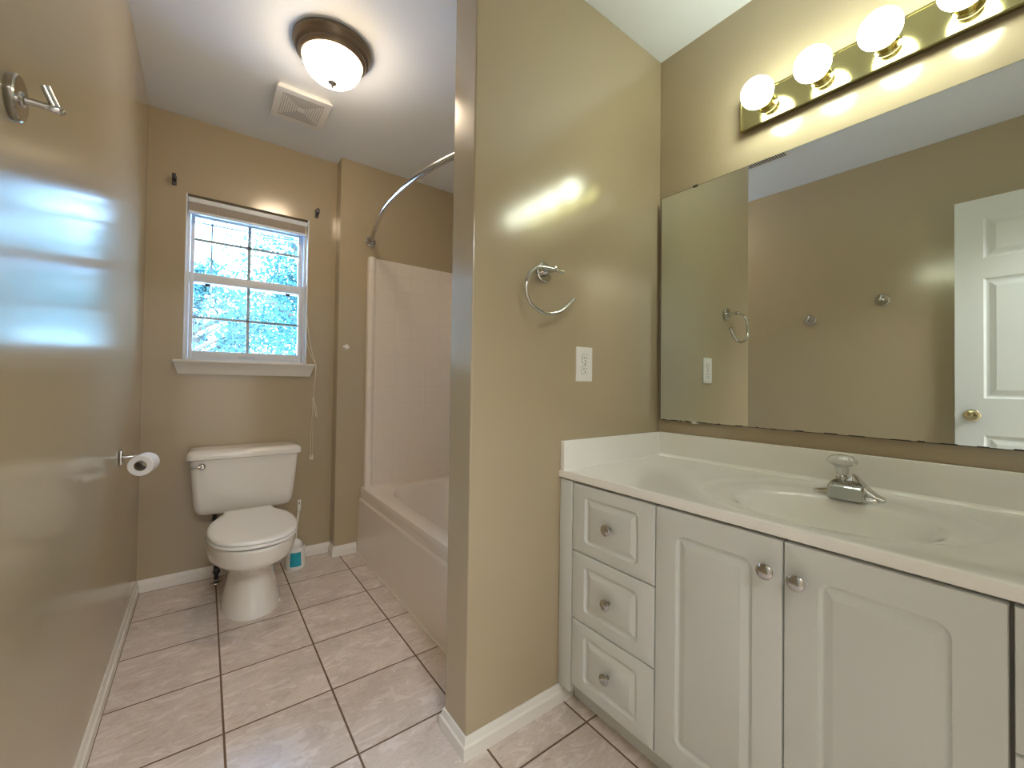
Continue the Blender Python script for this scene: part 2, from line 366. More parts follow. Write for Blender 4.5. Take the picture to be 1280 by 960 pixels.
# thin upright and thin crossbar seen through the glass
bm = bmesh.new(); bm_box(bm, .012, .023, 2.884, 2.892, 1.49, 2.0); bm_box(bm, -.08, .475, 2.884, 2.892, 1.930, 1.940); link('thin_bars', bm, 'grid', win, False)
# stool and apron
bm = bmesh.new(); bm_box(bm, -.134, .531, 2.713, 2.757, 1.149, 1.164, .004, 3); bm_box(bm, WX0 + .001, WX1 - .001, 2.75, 2.802, 1.149, 1.160, .001)
link('window_sill', bm, 'trim', win)
bm = bmesh.new()
prof = [(2.757, 1.088), (2.745, 1.088), (2.742, 1.093), (2.739, 1.10), (2.735, 1.118), (2.727, 1.135), (2.722, 1.149), (2.757, 1.149)]
def ap(x, s):
    return [(x - s * (z - 1.088) * .30, y, z) for y, z in prof]
loft(bm, [ap(-.112, 1), ap(.510, -1)]); link('sill_apron', bm, 'trim', win)

# blind
bl = thing('window_blind', 'raised white mini blind at the top of the window', 'blind', (.199, 2.78, 2.0))
bm = bmesh.new(); bm_box(bm, -.088, .483, 2.762, 2.797, 2.002, 2.028, .003); link('headrail', bm, 'vinyl', bl)
bm = bmesh.new()
for k in range(16):
    z = 1.962 + k * .0026
    bm_box(bm, -.085, .480, 2.766, 2.793, z, z + .0012)
st = link('slat_stack', bm, 'slat', bl, False); st['kind'] = 'stuff'; st['label'] = 'taupe stack of folded slats'
bm = bmesh.new(); bm_box(bm, -.087, .482, 2.765, 2.794, 1.946, 1.960, .003); link('bottom_rail', bm, 'vinyl', bl)
for x in (.04, .385):
    bm = bmesh.new(); tube(bm, [(x, 2.764, 2.008), (x + .002, 2.762, 1.98), (x - .004, 2.763, 1.953), (x + .014, 2.760, 1.944), (x + .02, 2.76, 1.962)], .0012, 6); link('ladder_cord', bm, 'cord', bl)
bm = bmesh.new()
tube(bm, spline([(.470, 2.764, 2.006), (.478, 2.755, 1.75), (.488, 2.745, 1.45), (.505, 2.72, 1.28), (.533, 2.708, 1.166), (.534, 2.709, 1.15), (.534, 2.735, 1.03), (.531, 2.742, .95)], 8), .0016, 6)
tube(bm, spline([(.474, 2.764, 2.006), (.480, 2.756, 1.6), (.490, 2.745, 1.30), (.533, 2.708, 1.163), (.537, 2.712, 1.14), (.535, 2.738, 1.03), (.532, 2.742, .95)], 8), .0013, 6)
lathe(bm, [(.001, .012), (.006, .008), (.007, 0), (.005, -.008), (.001, -.012)], (.531, 2.742, .95), n=12)
tube(bm, spline([(.533, 2.741, .945), (.546, 2.738, .90), (.552, 2.738, .856), (.547, 2.74, .848), (.538, 2.741, .90), (.531, 2.742, .94)], 8), .0022, 6)
for dx in (-.004, .004):
    tube(bm, spline([(.530, 2.742, .945), (.528 + dx, 2.744, .78), (.527 + dx * 1.4, 2.745, .61)], 8), .0014, 6)
link('pull_cord', bm, 'cord', bl)
for dx in (-.0056, .0056):
    bm = bmesh.new(); lathe(bm, [(.002, .022), (.004, .018), (.006, 0), (.0065, -.006), (.004, -.008)], (.527 + dx, 2.745, .592), n=12); link('tassel', bm, 'brassknob' if False else 'cord', bl)

# curtain rod brackets
def bracket(x, z, label):
    t = thing('curtain_rod_bracket', label, 'curtain bracket', (x, YB, z), 'curtain rod brackets by the window')
    bm = bmesh.new(); bm_box(bm, x - .010, x + .010, YB - .003, YB, z - .024, z + .024, .001); link('mounting_plate', bm, 'hose', t)
    bm = bmesh.new(); bm_box(bm, x - .007, x + .007, YB - .040, YB - .002, z - .005, z + .004, .001); bm_box(bm, x - .008, x + .008, YB - .046, YB - .038, z - .005, z + .022, .001); link('cup_hook', bm, 'hose', t)
    bm = bmesh.new(); lathe(bm, [(.004, 0), (.0035, .0015)], (x, YB - .003, z - .015), '-Y', 10); link('screw', bm, 'chrome', t)
bracket(-.146, 2.089, 'small dark curtain rod bracket left of the window, near the corner')
bracket(.531, 2.089, 'small dark curtain rod bracket right of the window, beside the wall step')

# ------------------------------------------------------------------ ceiling light
LX, LY = .398, 1.812
cl = thing('ceiling_light', 'lit round flush ceiling light with bronze ring and frosted bowl', 'ceiling light', (LX, LY, H))
bm = bmesh.new()
lathe(bm, [(.100, 0), (.150, 0), (.151, .010), (.148, .016), (.143, .022), (.142, .030), (.136, .036), (.130, .040), (.129, .047), (.123, .054), (.117, .058), (.112, .056), (.108, .04), (.100, .03)], (LX, LY, H), '-Z', 64)
link('metal_ring', bm, 'bronze', cl)
bm = bmesh.new()
R = .114; prof = [(R, .050)]
for k in range(1, 15):
    a = k / 14 * PI / 2; prof.append((R * math.cos(a) ** .85 if k < 14 else .002, .052 + .088 * math.sin(a)))
lathe(bm, prof, (LX, LY, H), '-Z', 64); link('glass_bowl', bm, 'dome', cl)
bm = bmesh.new(); lathe(bm, [(.006, .136), (.015, .139), (.018, .143), (.014, .148), (.006, .151), (.004, .156), (.006, .160), (.003, .165)], (LX, LY, H), '-Z', 24); link('finial', bm, 'nickel', cl)

# exhaust fan cover
M['fanw'] = mat('vent_plastic', (.80, .80, .79), .45)
fx0, fx1, fy0, fy1 = .236, .478, 2.150, 2.412
ef = thing('exhaust_fan', 'white louvered exhaust fan cover on ceiling near the window wall', 'exhaust fan', (.357, 2.28, H))
bm = bmesh.new(); loft(bm, [[(x, y, H) for x, y in rrect(fx0 + .012, fx1 - .012, fy0 + .012, fy1 - .012, .004)], [(x, y, H - .012) for x, y in rrect(fx0 + .006, fx1 - .006, fy0 + .004, fy1 - .006, .006)],
    [(x, y, H - .022) for x, y in rrect(fx0, fx1, fy0, fy1, .006)], [(x, y, H - .026) for x, y in rrect(fx0 + .003, fx1 - .003, fy0 + .003, fy1 - .003, .005)]])
link('fan_cover', bm, 'fanw', ef)
bm = bmesh.new()
zc = H - .0262; cxv, cyv = (fx0 + fx1) / 2, (fy0 + fy1) / 2
for k in range(8):
    a = .088 - k * .0098; b_ = .094 - k * .0098
    if b_ < .01: break
    t_ = .0022
    bm_box(bm, cxv - a, cxv + a, cyv - b_, cyv - b_ + t_ * 1.7, zc - .0006, zc + .002); bm_box(bm, cxv - a, cxv + a, cyv + b_ - t_ * 1.7, cyv + b_, zc - .0006, zc + .002)
    bm_box(bm, cxv - a, cxv - a + t_ * .8, cyv - b_, cyv + b_, zc - .0006, zc + .002); bm_box(bm, cxv + a - t_ * .8, cxv + a, cyv - b_, cyv + b_, zc - .0006, zc + .002)
M['slot'] = mat('vent_slot', (.30, .30, .31), .8)
gr = link('louver_slots', bm, 'slot', ef, False)

# ceiling air register above the vanity area (seen in the mirror)
ar = thing('air_register', 'white ceiling air register reflected at the mirror top edge', 'air register', (.337, 1.085, H))
boxobj('register_frame', (.262, .412, .935, 1.235, H - .008, H), 'fanw', ar, .002)
bm = bmesh.new()
for k in range(22): bm_box(bm, .272, .402, .952 + k * .0125, .957 + k * .0125, H - .0095, H - .006)
link('register_slots', bm, 'dark', ar, False)

# ------------------------------------------------------------------ toilet
TX = .188
to = thing('toilet', 'off-white two-piece toilet with closed lid under the window', 'toilet', (TX, 2.4, 0))
def egg(z, w_, yf, yb_, n=48, cx=TX, k=.62, e=1.0):
    """egg outline: widest nearer the back"""
    out = []; ym = yb_ - (yb_ - yf) * (1 - k)
    for i in range(n):
        a = 2 * PI * i / n; s, c = math.sin(a), math.cos(a)
        sx = math.copysign(abs(s) ** e, s); cyy = math.copysign(abs(c) ** e, c)
        y = ym - cyy * (ym - yf) if c > 0 else ym - cyy * (yb_ - ym)
        out.append((cx + sx * w_, y, z))
    return out
bm = bmesh.new()
PX = TX + .012
lv = [(0, .122, 2.160, 2.52), (.010, .122, 2.160, 2.52), (.05, .112, 2.172, 2.52), (.10, .101, 2.185, 2.52), (.15, .092, 2.190, 2.52), (.19, .092, 2.182, 2.52), (.215, .104, 2.155, 2.52), (.235, .124, 2.112, 2.51),
      (.255, .144, 2.065, 2.50), (.270, .155, 2.030, 2.49), (.283, .162, 2.010, 2.485), (.290, .165, 2.003, 2.485), (.2905, .1695, 1.996, 2.485), (.296, .171, 1.990, 2.485), (.31, .1735, 1.983, 2.485), (.345, .177, 1.972, 2.485), (.362, .178, 1.968, 2.485), (.370, .174, 1.973, 2.482), (.371, .12, 2.03, 2.45)]
loft(bm, [egg(z, a, f, b, cx=PX if z < .2 else TX + .004, e=.92) for z, a, f, b in lv])
loft(bm, [[(x, y, z) for x, y in rrect(TX - a, TX + a, y0, 2.735, .03)] for z, a, y0 in ((.16, .085, 2.46), (.24, .10, 2.44), (.30, .115, 2.40), (.345, .118, 2.40), (.352, .112, 2.41))])
link('bowl', bm, 'porcelain', to)
lidh = [(0, 1.968), (.045, 1.973), (.09, 1.992), (.13, 2.032), (.157, 2.09), (.171, 2.16), (.174, 2.23), (.168, 2.30), (.154, 2.36), (.133, 2.41), (.114, 2.45), (.106, 2.485), (.104, 2.51), (.100, 2.516)]
def lid_loop(z, s, drop=0):
    h = [tuple(p) for p in [(v.x, v.y) for v in spline([(a, b, 0) for a, b in lidh], 4)]]
    pts = h + [(-a, b) for a, b in reversed(h[1:])]
    return [(TX + .004 + a * s, 2.22 + (b - 2.22) * s, z) for a, b in pts]
bm = bmesh.new(); loft(bm, [lid_loop(.378, .985), lid_loop(.380, 1.0), lid_loop(.389, 1.0), lid_loop(.391, .99)]); link('seat', bm, 'seat', to)
bm = bmesh.new(); loft(bm, [lid_loop(.3935, .975), lid_loop(.395, .99), lid_loop(.401, .99), lid_loop(.406, .975), lid_loop(.409, .94), lid_loop(.410, .85)]); link('lid', bm, 'seat', to)
for s in (-1, 1):
    bm = bmesh.new(); lathe(bm, [(.011, -.017), (.0115, 0), (.0115, .034), (.011, .035)], (TX + .004 + s * .075, 2.520, .385), 'Z' if False else 'X', 16); link('hinge', bm, 'seat', to)
bm = bmesh.new()
tk = [(.366, .170, 2.640, 2.735), (.372, .196, 2.612, 2.742), (.385, .210, 2.596, 2.745), (.41, .219, 2.585, 2.745), (.45, .224, 2.578, 2.745), (.52, .230, 2.570, 2.745), (.60, .236, 2.563, 2.745), (.663, .239, 2.560, 2.745)]
loft(bm, [[(x, y, z) for x, y in rrect(TX - a, TX + a, f, b, .030, 8)] for z, a, f, b in tk]); link('tank', bm, 'porcelain', to)
bm = bmesh.new()
loft(bm, [[(x, y, z) for x, y in rrect(TX - .254 + i, TX + .254 - i, 2.546 + i, 2.752 - i * .3, .03, 8)] for z, i in ((.660, .006), (.664, .001), (.682, 0), (.694, .003), (.702, .011), (.706, .024), (.7065, .06))])
link('tank_lid', bm, 'porcelain', to)
bm = bmesh.new(); lathe(bm, [(.015, 0), (.016, .004), (.013, .010), (.008, .014), (.008, .02)], (TX - .190, 2.562, .630), '-Y', 20)
tube(bm, spline([(TX - .190, 2.545, .630), (TX - .205, 2.541, .631), (TX - .238, 2.543, .633)], 4), [.007, .007, .0065, .006, .006, .006, .006, .007, .005], 10, 1, .8)
link('flush_lever', bm, 'chrome', to)
bm = bmesh.new(); lathe(bm, [(.017, 0), (.016, .006), (.010, .012)], (TX + .11, 2.28, .0), 'Z', 16)
link('bolt_cap', bm, 'seat', to)
# shut-off valve and supply hose
sv = thing('water_supply_valve', 'dark braided supply hose and chrome valve rising from floor behind toilet', 'water valve', (.069, 2.668, 0))
bm = bmesh.new(); lathe(bm, [(.028, 0), (.027, .004), (.014, .009), (.009, .010), (.009, .02)], (.069, 2.668, 0), n=24); link('floor_flange', bm, 'chrome', sv)
bm = bmesh.new(); lathe(bm, [(.010, .018), (.010, .05), (.0125, .052), (.0125, .085), (.0105, .088), (.0105, .10)], (.069, 2.668, 0), n=16); lathe(bm, [(.007, 0), (.007, .02), (.016, .022), (.016, .032), (.01, .034)], (.069, 2.668, .068), '-Y', 16); link('valve_body', bm, 'hose', sv)
bm = bmesh.new(); tube(bm, spline([(.069, 2.668, .03), (.069, 2.668, .095), (.066, 2.667, .16), (.055, 2.670, .24), (.055, 2.680, .32), (.058, 2.682, .37)], 6), .0095, 12); link('hose', bm, 'hose', sv)

# toilet brush
BX, BY = .436, 2.642
tb = thing('toilet_brush', 'white toilet brush standing in a round holder with teal label', 'toilet brush', (BX, BY, 0))
bm = bmesh.new(); lathe(bm, [(.052, 0), (.054, .004), (.053, .02), (.048, .085), (.049, .118), (.0465, .120), (.0445, .116), (.044, .05), (.04, .02), (.002, .019)], (BX, BY, 0), n=40); link('holder', bm, 'plastic', tb)
bm = bmesh.new(); lathe(bm, [(.003, .16), (.012, .155), (.03, .14), (.036, .09), (.034, .045), (.02, .028), (.003, .026)], (BX, BY, 0), n=20)
link('bristle_head', bm, 'plastic', tb)
bm = bmesh.new(); tube(bm, spline([(BX - .002, BY, .15), (BX + .000, BY - .004, .20), (BX + .004, BY - .012, .27), (BX + .010, BY - .020, .33)], 5), .0055, 10)
e1 = Vector((BX + .010, BY - .020, .325))
bm_box(bm, e1.x - .009, e1.x - .004, e1.y - .004, e1.y + .004, e1.z, e1.z + .055, .0015); bm_box(bm, e1.x + .004, e1.x + .009, e1.y - .004, e1.y + .004, e1.z, e1.z + .055, .0015)
bm_box(bm, e1.x - .009, e1.x + .009, e1.y - .004, e1.y + .004, e1.z - .002, e1.z + .030, .0015); bm_box(bm, e1.x - .009, e1.x + .009, e1.y - .004, e1.y + .004, e1.z + .045, e1.z + .057, .0015)
link('handle', bm, 'plastic', tb)
def arc_patch(bm, cx, cyy, r, a0, a1, z0, z1, t=.0006, n=12, tap=0.0):
    loops = []
    for k in range(n + 1):
        a = a0 + (a1 - a0) * k / n; c, s = math.cos(a), math.sin(a)
        loops.append([(cx + c * (r + d + tap * (z1 - z)), cyy + s * (r + d + tap * (z1 - z)), z) for d, z in ((0, z0), (t, z0), (t, z1), (0, z1))])
    loft(bm, loops)
ca = math.atan2(-BY, -BX)
bm = bmesh.new(); arc_patch(bm, BX, BY, .0492, ca - .52, ca + .56, .018, .094, .0008, tap=.08); lb = link('paper_label', bm, 'teal', tb); lb['label'] = 'teal paper label'
bm = bmesh.new()
for z0, z1, a0, a1, in ((.080, .083, -.33, .05), (.074, .076, -.33, .2), (.067, .068, -.33, .1), (.062, .063, -.33, .22), (.057, .058, -.33, .0)):
    arc_patch(bm, BX, BY, .0501, ca + a0, ca + a1, z0, z1, .0004, 6, .08)
link('small_print', bm, 'dark', lb)
bm = bmesh.new()
for z0, z1, a0, a1, in ((.026, .034, -.30, -.22), (.026, .037, -.16, -.10), (.028, .032, -.05, .12), (.026, .036, .18, .26), (.026, .029, .28, .36)):
    arc_patch(bm, BX, BY, .0505, ca + a0, ca + a1, z0, z1, .0004, 6, .08)
link('white_marks', bm, 'plastic', lb)

# ------------------------------------------------------------------ toilet paper holder and roll
RX, RZ = -.176, .742
ph = thing('toilet_paper_holder', 'small chrome paper holder arm on the left wall near the toilet', 'paper holder', (XL, 2.13, .765))
bm = bmesh.new(); bm_box(bm, XL, XL + .010, 2.108, 2.152, .738, .792, .003); link('wall_plate', bm, 'chrome', ph)
bm = bmesh.new(); tube(bm, spline([(XL + .006, 2.13, .765), (XL + .035, 2.132, .765), (RX - .010, 2.137, .762), (RX + .006, 2.132, .759), (RX + .006, 2.11, .7575), (RX - .006, 2.034, .7575)], 6), .0055, 12); link('arm', bm, 'chrome', ph)
rl = thing('toilet_paper_roll', 'partly used white toilet paper roll on the wall holder', 'toilet paper', (RX, 2.080, RZ))
bm = bmesh.new(); n = 48; ya, yb3 = 2.037, 2.120
loft(bm, [[(RX + math.cos(a * 2 * PI / n) * r, y, RZ + math.sin(a * 2 * PI / n) * r) for a in range(n)] for r, y in ((.0187, ya), (.0355, ya), (.0375, ya + .002), (.0375, yb3 - .002), (.0355, yb3), (.0187, yb3), (.0187, ya))], False, False)
link('paper', bm, 'paper', rl)
bm = bmesh.new()
loft(bm, [[(RX + math.cos(a * 2 * PI / n) * r, y, RZ + math.sin(a * 2 * PI / n) * r) for a in range(n)] for r, y in ((.0187, ya - .0005), (.0187, yb3 + .0005), (.0178, yb3 + .0005), (.0178, ya - .0005), (.0187, ya - .0005))], False, False)
link('cardboard_core', bm, 'card', rl)
rl.rotation_euler.z = -math.radians(9)

# ------------------------------------------------------------------ robe hooks on the left wall
def robe_hook(y, z, label):
    t = thing('robe_hook', label, 'robe hook', (XL, y, z), 'robe hooks on the left wall')
    bm = bmesh.new(); lathe(bm, [(.034, 0), (.035, .002), (.035, .009), (.033, .011), (.011, .0115), (.010, .014), (.006, .015)], (XL, y, z), 'X', 36); link('wall_plate', bm, 'nickel', t)
    bm = bmesh.new(); tube(bm, [(XL + .008, y, z), (XL + .012, y, z), (XL + .030, y, z), (XL + .048, y, z - .001), (XL + .052, y, z)], [.0065, .006, .0055, .006, .005], 12, .8, 1.0)
    link('arm', bm, 'nickel', t)
    bm = bmesh.new()
    tube(bm, spline([(XL + .054, y + .004, z + .003), (XL + .050, y + .002, z - .002), (XL + .046, y, z + .005), (XL + .041, y - .002, z + .017), (XL + .036, y - .004, z + .030)], 5), .0062, 12, .62, 1.0)
    link('prong', bm, 'nickel', t)
robe_hook(.982, 1.500, 'nickel robe hook on the left wall, in direct view at top left')
robe_hook(.612, 1.585, 'nickel robe hook seen only in the mirror, closer to the door')

# ------------------------------------------------------------------ bathtub and surround
N = 144
def sup(cx, cyy, ax, ay, e, z):
    out = []
    for i in range(N):
        a = 2 * PI * i / N; c, s = math.cos(a), math.sin(a)
        k = (abs(c) ** e + abs(s) ** e) ** (-1 / e); out.append((cx + ax * c * k, cyy + ay * s * k, z))
    return out
TX0, TX1, TY0, TY1 = .797, 1.526, YP + TP + .002, YJ - .002
bt = thing('bathtub', 'white alcove bathtub with stepped apron beside the toilet', 'bathtub', (1.16, 1.9, 0))
bcx, bcy = (TX0 + TX1) / 2, (TY0 + TY1) / 2
hx, hy = (TX1 - TX0) / 2, (TY1 - TY0) / 2
def rectloop(h_x, h_y, z, cx=bcx, cyy=bcy):
    out = []
    for i in range(N):
        a = 2 * PI * (i + .5 if False else i) / N; c, s = math.cos(a), math.sin(a)
        k = min(1 / abs(c) if abs(c) > 1e-6 else 9e9, 1 / abs(s) if abs(s) > 1e-6 else 9e9)
        out.append((cx + h_x * c * k, cyy + h_y * s * k, z))
    return out
bm = bmesh.new()
icx = bcx + .020
loft(bm, [rectloop(hx, hy, .34), rectloop(hx, hy, .392), rectloop(hx - .003, hy - .001, .398), rectloop(hx - .010, hy - .002, .400), sup(icx, bcy, .295, .685, 4.5, .398), sup(icx, bcy, .288, .675, 4.2, .394), sup(icx, bcy, .280, .66, 3.8, .380),
          sup(icx, bcy, .262, .63, 3.4, .28), sup(icx, bcy, .245, .59, 3.2, .15), sup(icx, bcy, .225, .55, 3.0, .09), sup(icx, bcy, .18, .48, 2.6, .068), sup(icx, bcy, .02, .05, 2, .06)], False, True)
link('basin', bm, 'fiber', bt)
bm = bmesh.new()
prof = [(TX0 + .004, .394), (TX0 - .001, .386), (TX0, .36), (TX0 + .001, .334), (TX0 - .001, .331), (TX0 - .005, .328), (TX0 - .0075, .324), (TX0 - .008, .316), (.7835, .10), (.782, .012), (.781, .0), (TX0 + .03, 0), (TX0 + .03, .394)]
loft(bm, [[(x, TY0, z) for x, z in prof], [(x, TY1, z) for x, z in prof]]); link('apron', bm, 'fiber', bt)
bm = bmesh.new(); tube(bm, [(.779, TY0 + .002, .002), (.779, TY1 - .002, .002)], .0045, 8); link('caulk_bead', bm, 'grout', bt)
bm = bmesh.new(); lathe(bm, [(.03, 0), (.03, .004), (.02, .006), (.002, .005)], (icx, 1.45, .066), n=24); link('drain', bm, 'chrome', bt)
su = thing('tub_surround', 'cream fibreglass shower surround with square tile pattern above tub', 'shower surround', (1.2, 2.6, .4))
def plan():
    o = [(.812, YJ - .0005), (.812, YJ - .030), (.815, YJ - .036), (.822, YJ - .040), (.840, YJ - .040), (.850, YJ - .036), (.862, YJ - .016), (.872, YJ - .012)]
    o += [(1.44, YJ - .012)] + [(1.44 + .07 * math.sin(a), YJ - .082 + .07 * math.cos(a)) for a in [k * PI / 16 for k in range(1, 9)]]
    y0 = YP + TP
    o += [(1.51, y0 + .082)] + [(1.44 + .07 * math.cos(a), y0 + .082 - .07 * math.sin(a)) for a in [k * PI / 16 for k in range(1, 9)]]
    o += [(.872, y0 + .012), (.862, y0 + .016), (.850, y0 + .036), (.840, y0 + .040), (.822, y0 + .040), (.815, y0 + .036), (.812, y0 + .030), (.812, y0 + .0005)]
    o += [(XR - .001, y0 + .0005), (XR - .001, YJ - .0005)]
    return o
pl = plan(); bm = bmesh.new()
loft(bm, [[(x, y, .399) for x, y in pl], [(x, y, 1.845) for x, y in pl], [(x, y, 1.851) for x, y in [(x + .001, y) for x, y in pl]], [(x, y, 1.853) for x, y in [(x + .004, y) for x, y in pl]]])
link('wall_panels', bm, 'surround', su)

# curved shower rod
sr = thing('shower_rod', 'curved brushed nickel shower curtain rod over the tub', 'shower rod', (.83, 2.65, 1.954))
bm = bmesh.new()
tube(bm, spline([(.832, YJ - .004, 1.954), (.822, 2.60, 1.954), (.790, 2.47, 1.954), (.738, 2.21, 1.954), (.712, 1.98, 1.954), (.713, 1.75, 1.954), (.738, 1.55, 1.954), (.790, 1.33, 1.954), (.822, 1.21, 1.954), (.832, YP + TP + .004, 1.954)], 8), .0128, 16)
link('rod', bm, 'nickel', sr)
for y, ax in ((YJ, '-Y'), (YP + TP, 'Y')):
    bm = bmesh.new(); lathe(bm, [(.031, 0), (.033, .004), (.031, .010), (.022, .014), (.017, .022), (.017, .040), (.0135, .042)], (.830, y, 1.954), ax, 32); link('wall_flange', bm, 'nickel', sr)

# ------------------------------------------------------------------ towel ring and outlet on the partition
tr = thing('towel_ring', 'open chrome towel ring on the partition above the outlet', 'towel ring', (.88, YP, 1.428))
bm = bmesh.new(); lathe(bm, [(.030, 0), (.032, .003), (.032, .008), (.029, .011), (.010, .012), (.009, .040), (.009, .062), (.006, .064)], (.880, YP, 1.428), '-Y', 36); link('wall_plate', bm, 'chrome', tr)
yr = YP - .058
bm = bmesh.new()
def onp(px, py):   # a point of the photographed ring as it lies in the ring's own plane
    d = _f + _r * ((px - 642.8) / 514.88) - _u * ((py - 471.6) / 514.88); t = yr / d.y
    return Vector((d.x * t, yr, 1.064 + d.z * t))
rp_ = [(.917, 1.424), (.880, 1.425), (.820, 1.424), (.800, 1.416), (.777, 1.396), (.765, 1.365), (.766, 1.335), (.780, 1.310), (.805, 1.293), (.838, 1.284), (.872, 1.286), (.905, 1.297), (.935, 1.318), (.965, 1.345)]
tube(bm, spline([(x, yr, z) for x, z in rp_], 8), .0058, 14); link('ring', bm, 'chrome', tr)

ol = thing('outlet', 'white duplex wall outlet on the partition below the towel ring', 'outlet', (1.0755, YP, 1.135))
OX, OZ = 1.0755, 1.135
bm = bmesh.new(); loft(bm, [[(OX + x, y, OZ + z) for x, z in rrect(-.040 + i, .040 - i, -.061 + i, .061 - i, .003, 3)] for y, i in ((YP, 0), (YP - .003, 0), (YP - .006, .003))]); cp = link('cover_plate', bm, 'plastic', ol)
bm = bmesh.new(); lathe(bm, [(.003, 0), (.0025, .001)], (OX, YP - .006, OZ), '-Y', 12); link('screw', bm, 'slot', ol)
for s in (-1, 1):
    zz = OZ + s * .0195
    bm = bmesh.new(); loft(bm, [[(OX + x, y, zz + z) for x, z in rrect(-.0165, .0165, -.0145, .0145, .0075, 4)] for y in (YP - .0055, YP - .0075)]); rc = link('receptacle', bm, 'plastic', ol)
    bm = bmesh.new(); loft(bm, [[(OX + x, y, zz + z) for x, z in rrect(-.0176, .0176, -.0156, .0156, .0082, 4)] for y in (YP - .0055, YP - .0064)]); link('seam', bm, 'slot', rc)
    bm = bmesh.new()
    bm_box(bm, OX - .0075, OX - .0052, YP - .0079, YP - .007, zz - .001, zz + .008); bm_box(bm, OX + .0052, OX + .0072, YP - .0079, YP - .007, zz - .000, zz + .007)
    lathe(bm, [(.0027, 0), (.0026, .0009)], (OX, YP - .007, zz - .0075), '-Y', 12); link('slots', bm, 'dark', rc)

# ------------------------------------------------------------------ vanity cabinet
CF = .965      # face of doors and drawers
va = thing('vanity_cabinet', 'long white vanity cabinet with raised panel doors and drawers', 'vanity', (1.25, .33, 0))
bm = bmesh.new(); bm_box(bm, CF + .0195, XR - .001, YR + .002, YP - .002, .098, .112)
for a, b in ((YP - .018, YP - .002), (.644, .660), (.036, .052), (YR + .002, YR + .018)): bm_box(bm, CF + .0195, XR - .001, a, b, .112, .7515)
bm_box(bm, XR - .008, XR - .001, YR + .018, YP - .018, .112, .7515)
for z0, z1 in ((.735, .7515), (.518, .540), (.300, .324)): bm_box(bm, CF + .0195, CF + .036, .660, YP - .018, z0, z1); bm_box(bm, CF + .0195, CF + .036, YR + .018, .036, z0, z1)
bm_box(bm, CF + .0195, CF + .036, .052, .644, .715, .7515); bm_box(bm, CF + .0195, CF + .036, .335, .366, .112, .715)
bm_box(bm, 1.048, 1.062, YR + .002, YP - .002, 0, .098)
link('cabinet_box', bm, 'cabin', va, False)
bm = bmesh.new(); bm_box(bm, 1.032, 1.046, YR + .003, YP - .014, .0, .098); bm_box(bm, CF + .012, 1.05, YR + .003, YP - .003, .088, .098); link('toe_kick', bm, 'cab', va, False)
boxobj('filler_strip', (CF + .001, CF + .020, .9615, YP - .003, .066, .7475), 'cab', va, .0015)
boxobj('filler_strip', (CF + .001, CF + .020, YR + .003, -.275, .066, .7475), 'cab', va, .0015)
M['face'] = mat('face_frame_gap', (.42, .38, .31), .6)
def panel(name, y0, y1, z0, z1, parent, m1, rr=.014, mv=None):
    mv = m1 if mv is None else mv
    """routed raised panel front"""
    bm = bmesh.new()
    def L(x, i, r): return [(x, y, z) for y, z in rrect(y0 + i, y1 - i, z0 + i - (m1 - mv if i > .02 else 0), z1 - i + (m1 - mv if i > .02 else 0), max(r, .0004), 5)]
    loft(bm, [L(CF + .019, 0, .001), L(CF + .004, 0, .001), L(CF + .001, .0012, .001), L(CF, .004, .001),
              L(CF, m1 - .001, rr + .002), L(CF + .0012, m1, rr), L(CF + .0050, m1 + .0030, rr - .003), L(CF + .0060, m1 + .006, rr - .006), L(CF + .0060, m1 + .009, .003),
              L(CF + .0045, m1 + .012, .0015), L(CF + .0008, m1 + .023, .0005), L(CF, m1 + .025, .0005)])
    return link(name, bm, 'cab', parent)
def knob(y, z, parent, r=.0165):
    bm = bmesh.new(); lathe(bm, [(.0065, 0), (.0055, .006), (.0055, .014), (r * .75, .017), (r, .020), (r * 1.0, .0225), (r * .88, .0245), (r * .45, .0262), (.001, .0268)], (CF + .001, y, z), '-X', 28)
    o = link('knob', bm, 'nickel', parent); return o
dz = ((.530, .744), (.3135, .5265), (.098, .310))
for (ya, yb2) in ((.6535, .9575), (-.2715, .0440)):
    for z0, z1 in dz:
        d = panel('drawer', ya, yb2, z0, z1, va, .053, .014, .036); knob((ya + yb2) / 2, (z0 + z1) / 2, d)
    
d1 = panel('door', .3505, .6500, .098, .744, va, .059, .022); knob(.377, .677, d1, .0165)
d2 = panel('door', .0495, .3475, .098, .744, va, .059, .022); knob(.320, .675, d2, .0165)

# countertop with integral bowl
CT, CB = .777, .752
ct = thing('countertop', 'cream cultured marble vanity top with integral oval sink', 'countertop', (1.24, .33, CB))
x0, x1, y0, y1 = .961, XR - .0005, YR + .001, YP - .0005
ocx, ocy, oax, oay = 1.250, .362, .246, .290
icx2, icy2, iax, iay = 1.192, .342, .158, .205
angs = [2 * PI * i / 160 for i in range(160)]
for cxx, cyy in ((x0, y0), (x0, y1), (x1, y0), (x1, y1)): _t = math.atan2(cyy - ocy, cxx - ocx) % (2 * PI); angs[min(range(len(angs)), key=lambda i: abs(angs[i] - _t))] = _t
angs = sorted(angs)
def rl_(ins, z):
    out = []
    for a in angs:
        c, s = math.cos(a), math.sin(a); ks = []
        if c > 1e-9: ks.append((x1 - ocx) / c)
        if c < -1e-9: ks.append((x0 + ins - ocx) / c)
        if s > 1e-9: ks.append((y1 - ocy) / s)
        if s < -1e-9: ks.append((y0 - ocy) / s)
        k = min(ks); out.append((ocx + c * k, ocy + s * k, z))
    return out
def el_(cx, cyy, ax, ay, z): return [(cx + ax * math.cos(a), cyy + ay * math.sin(a), z) for a in angs]
bm = bmesh.new()
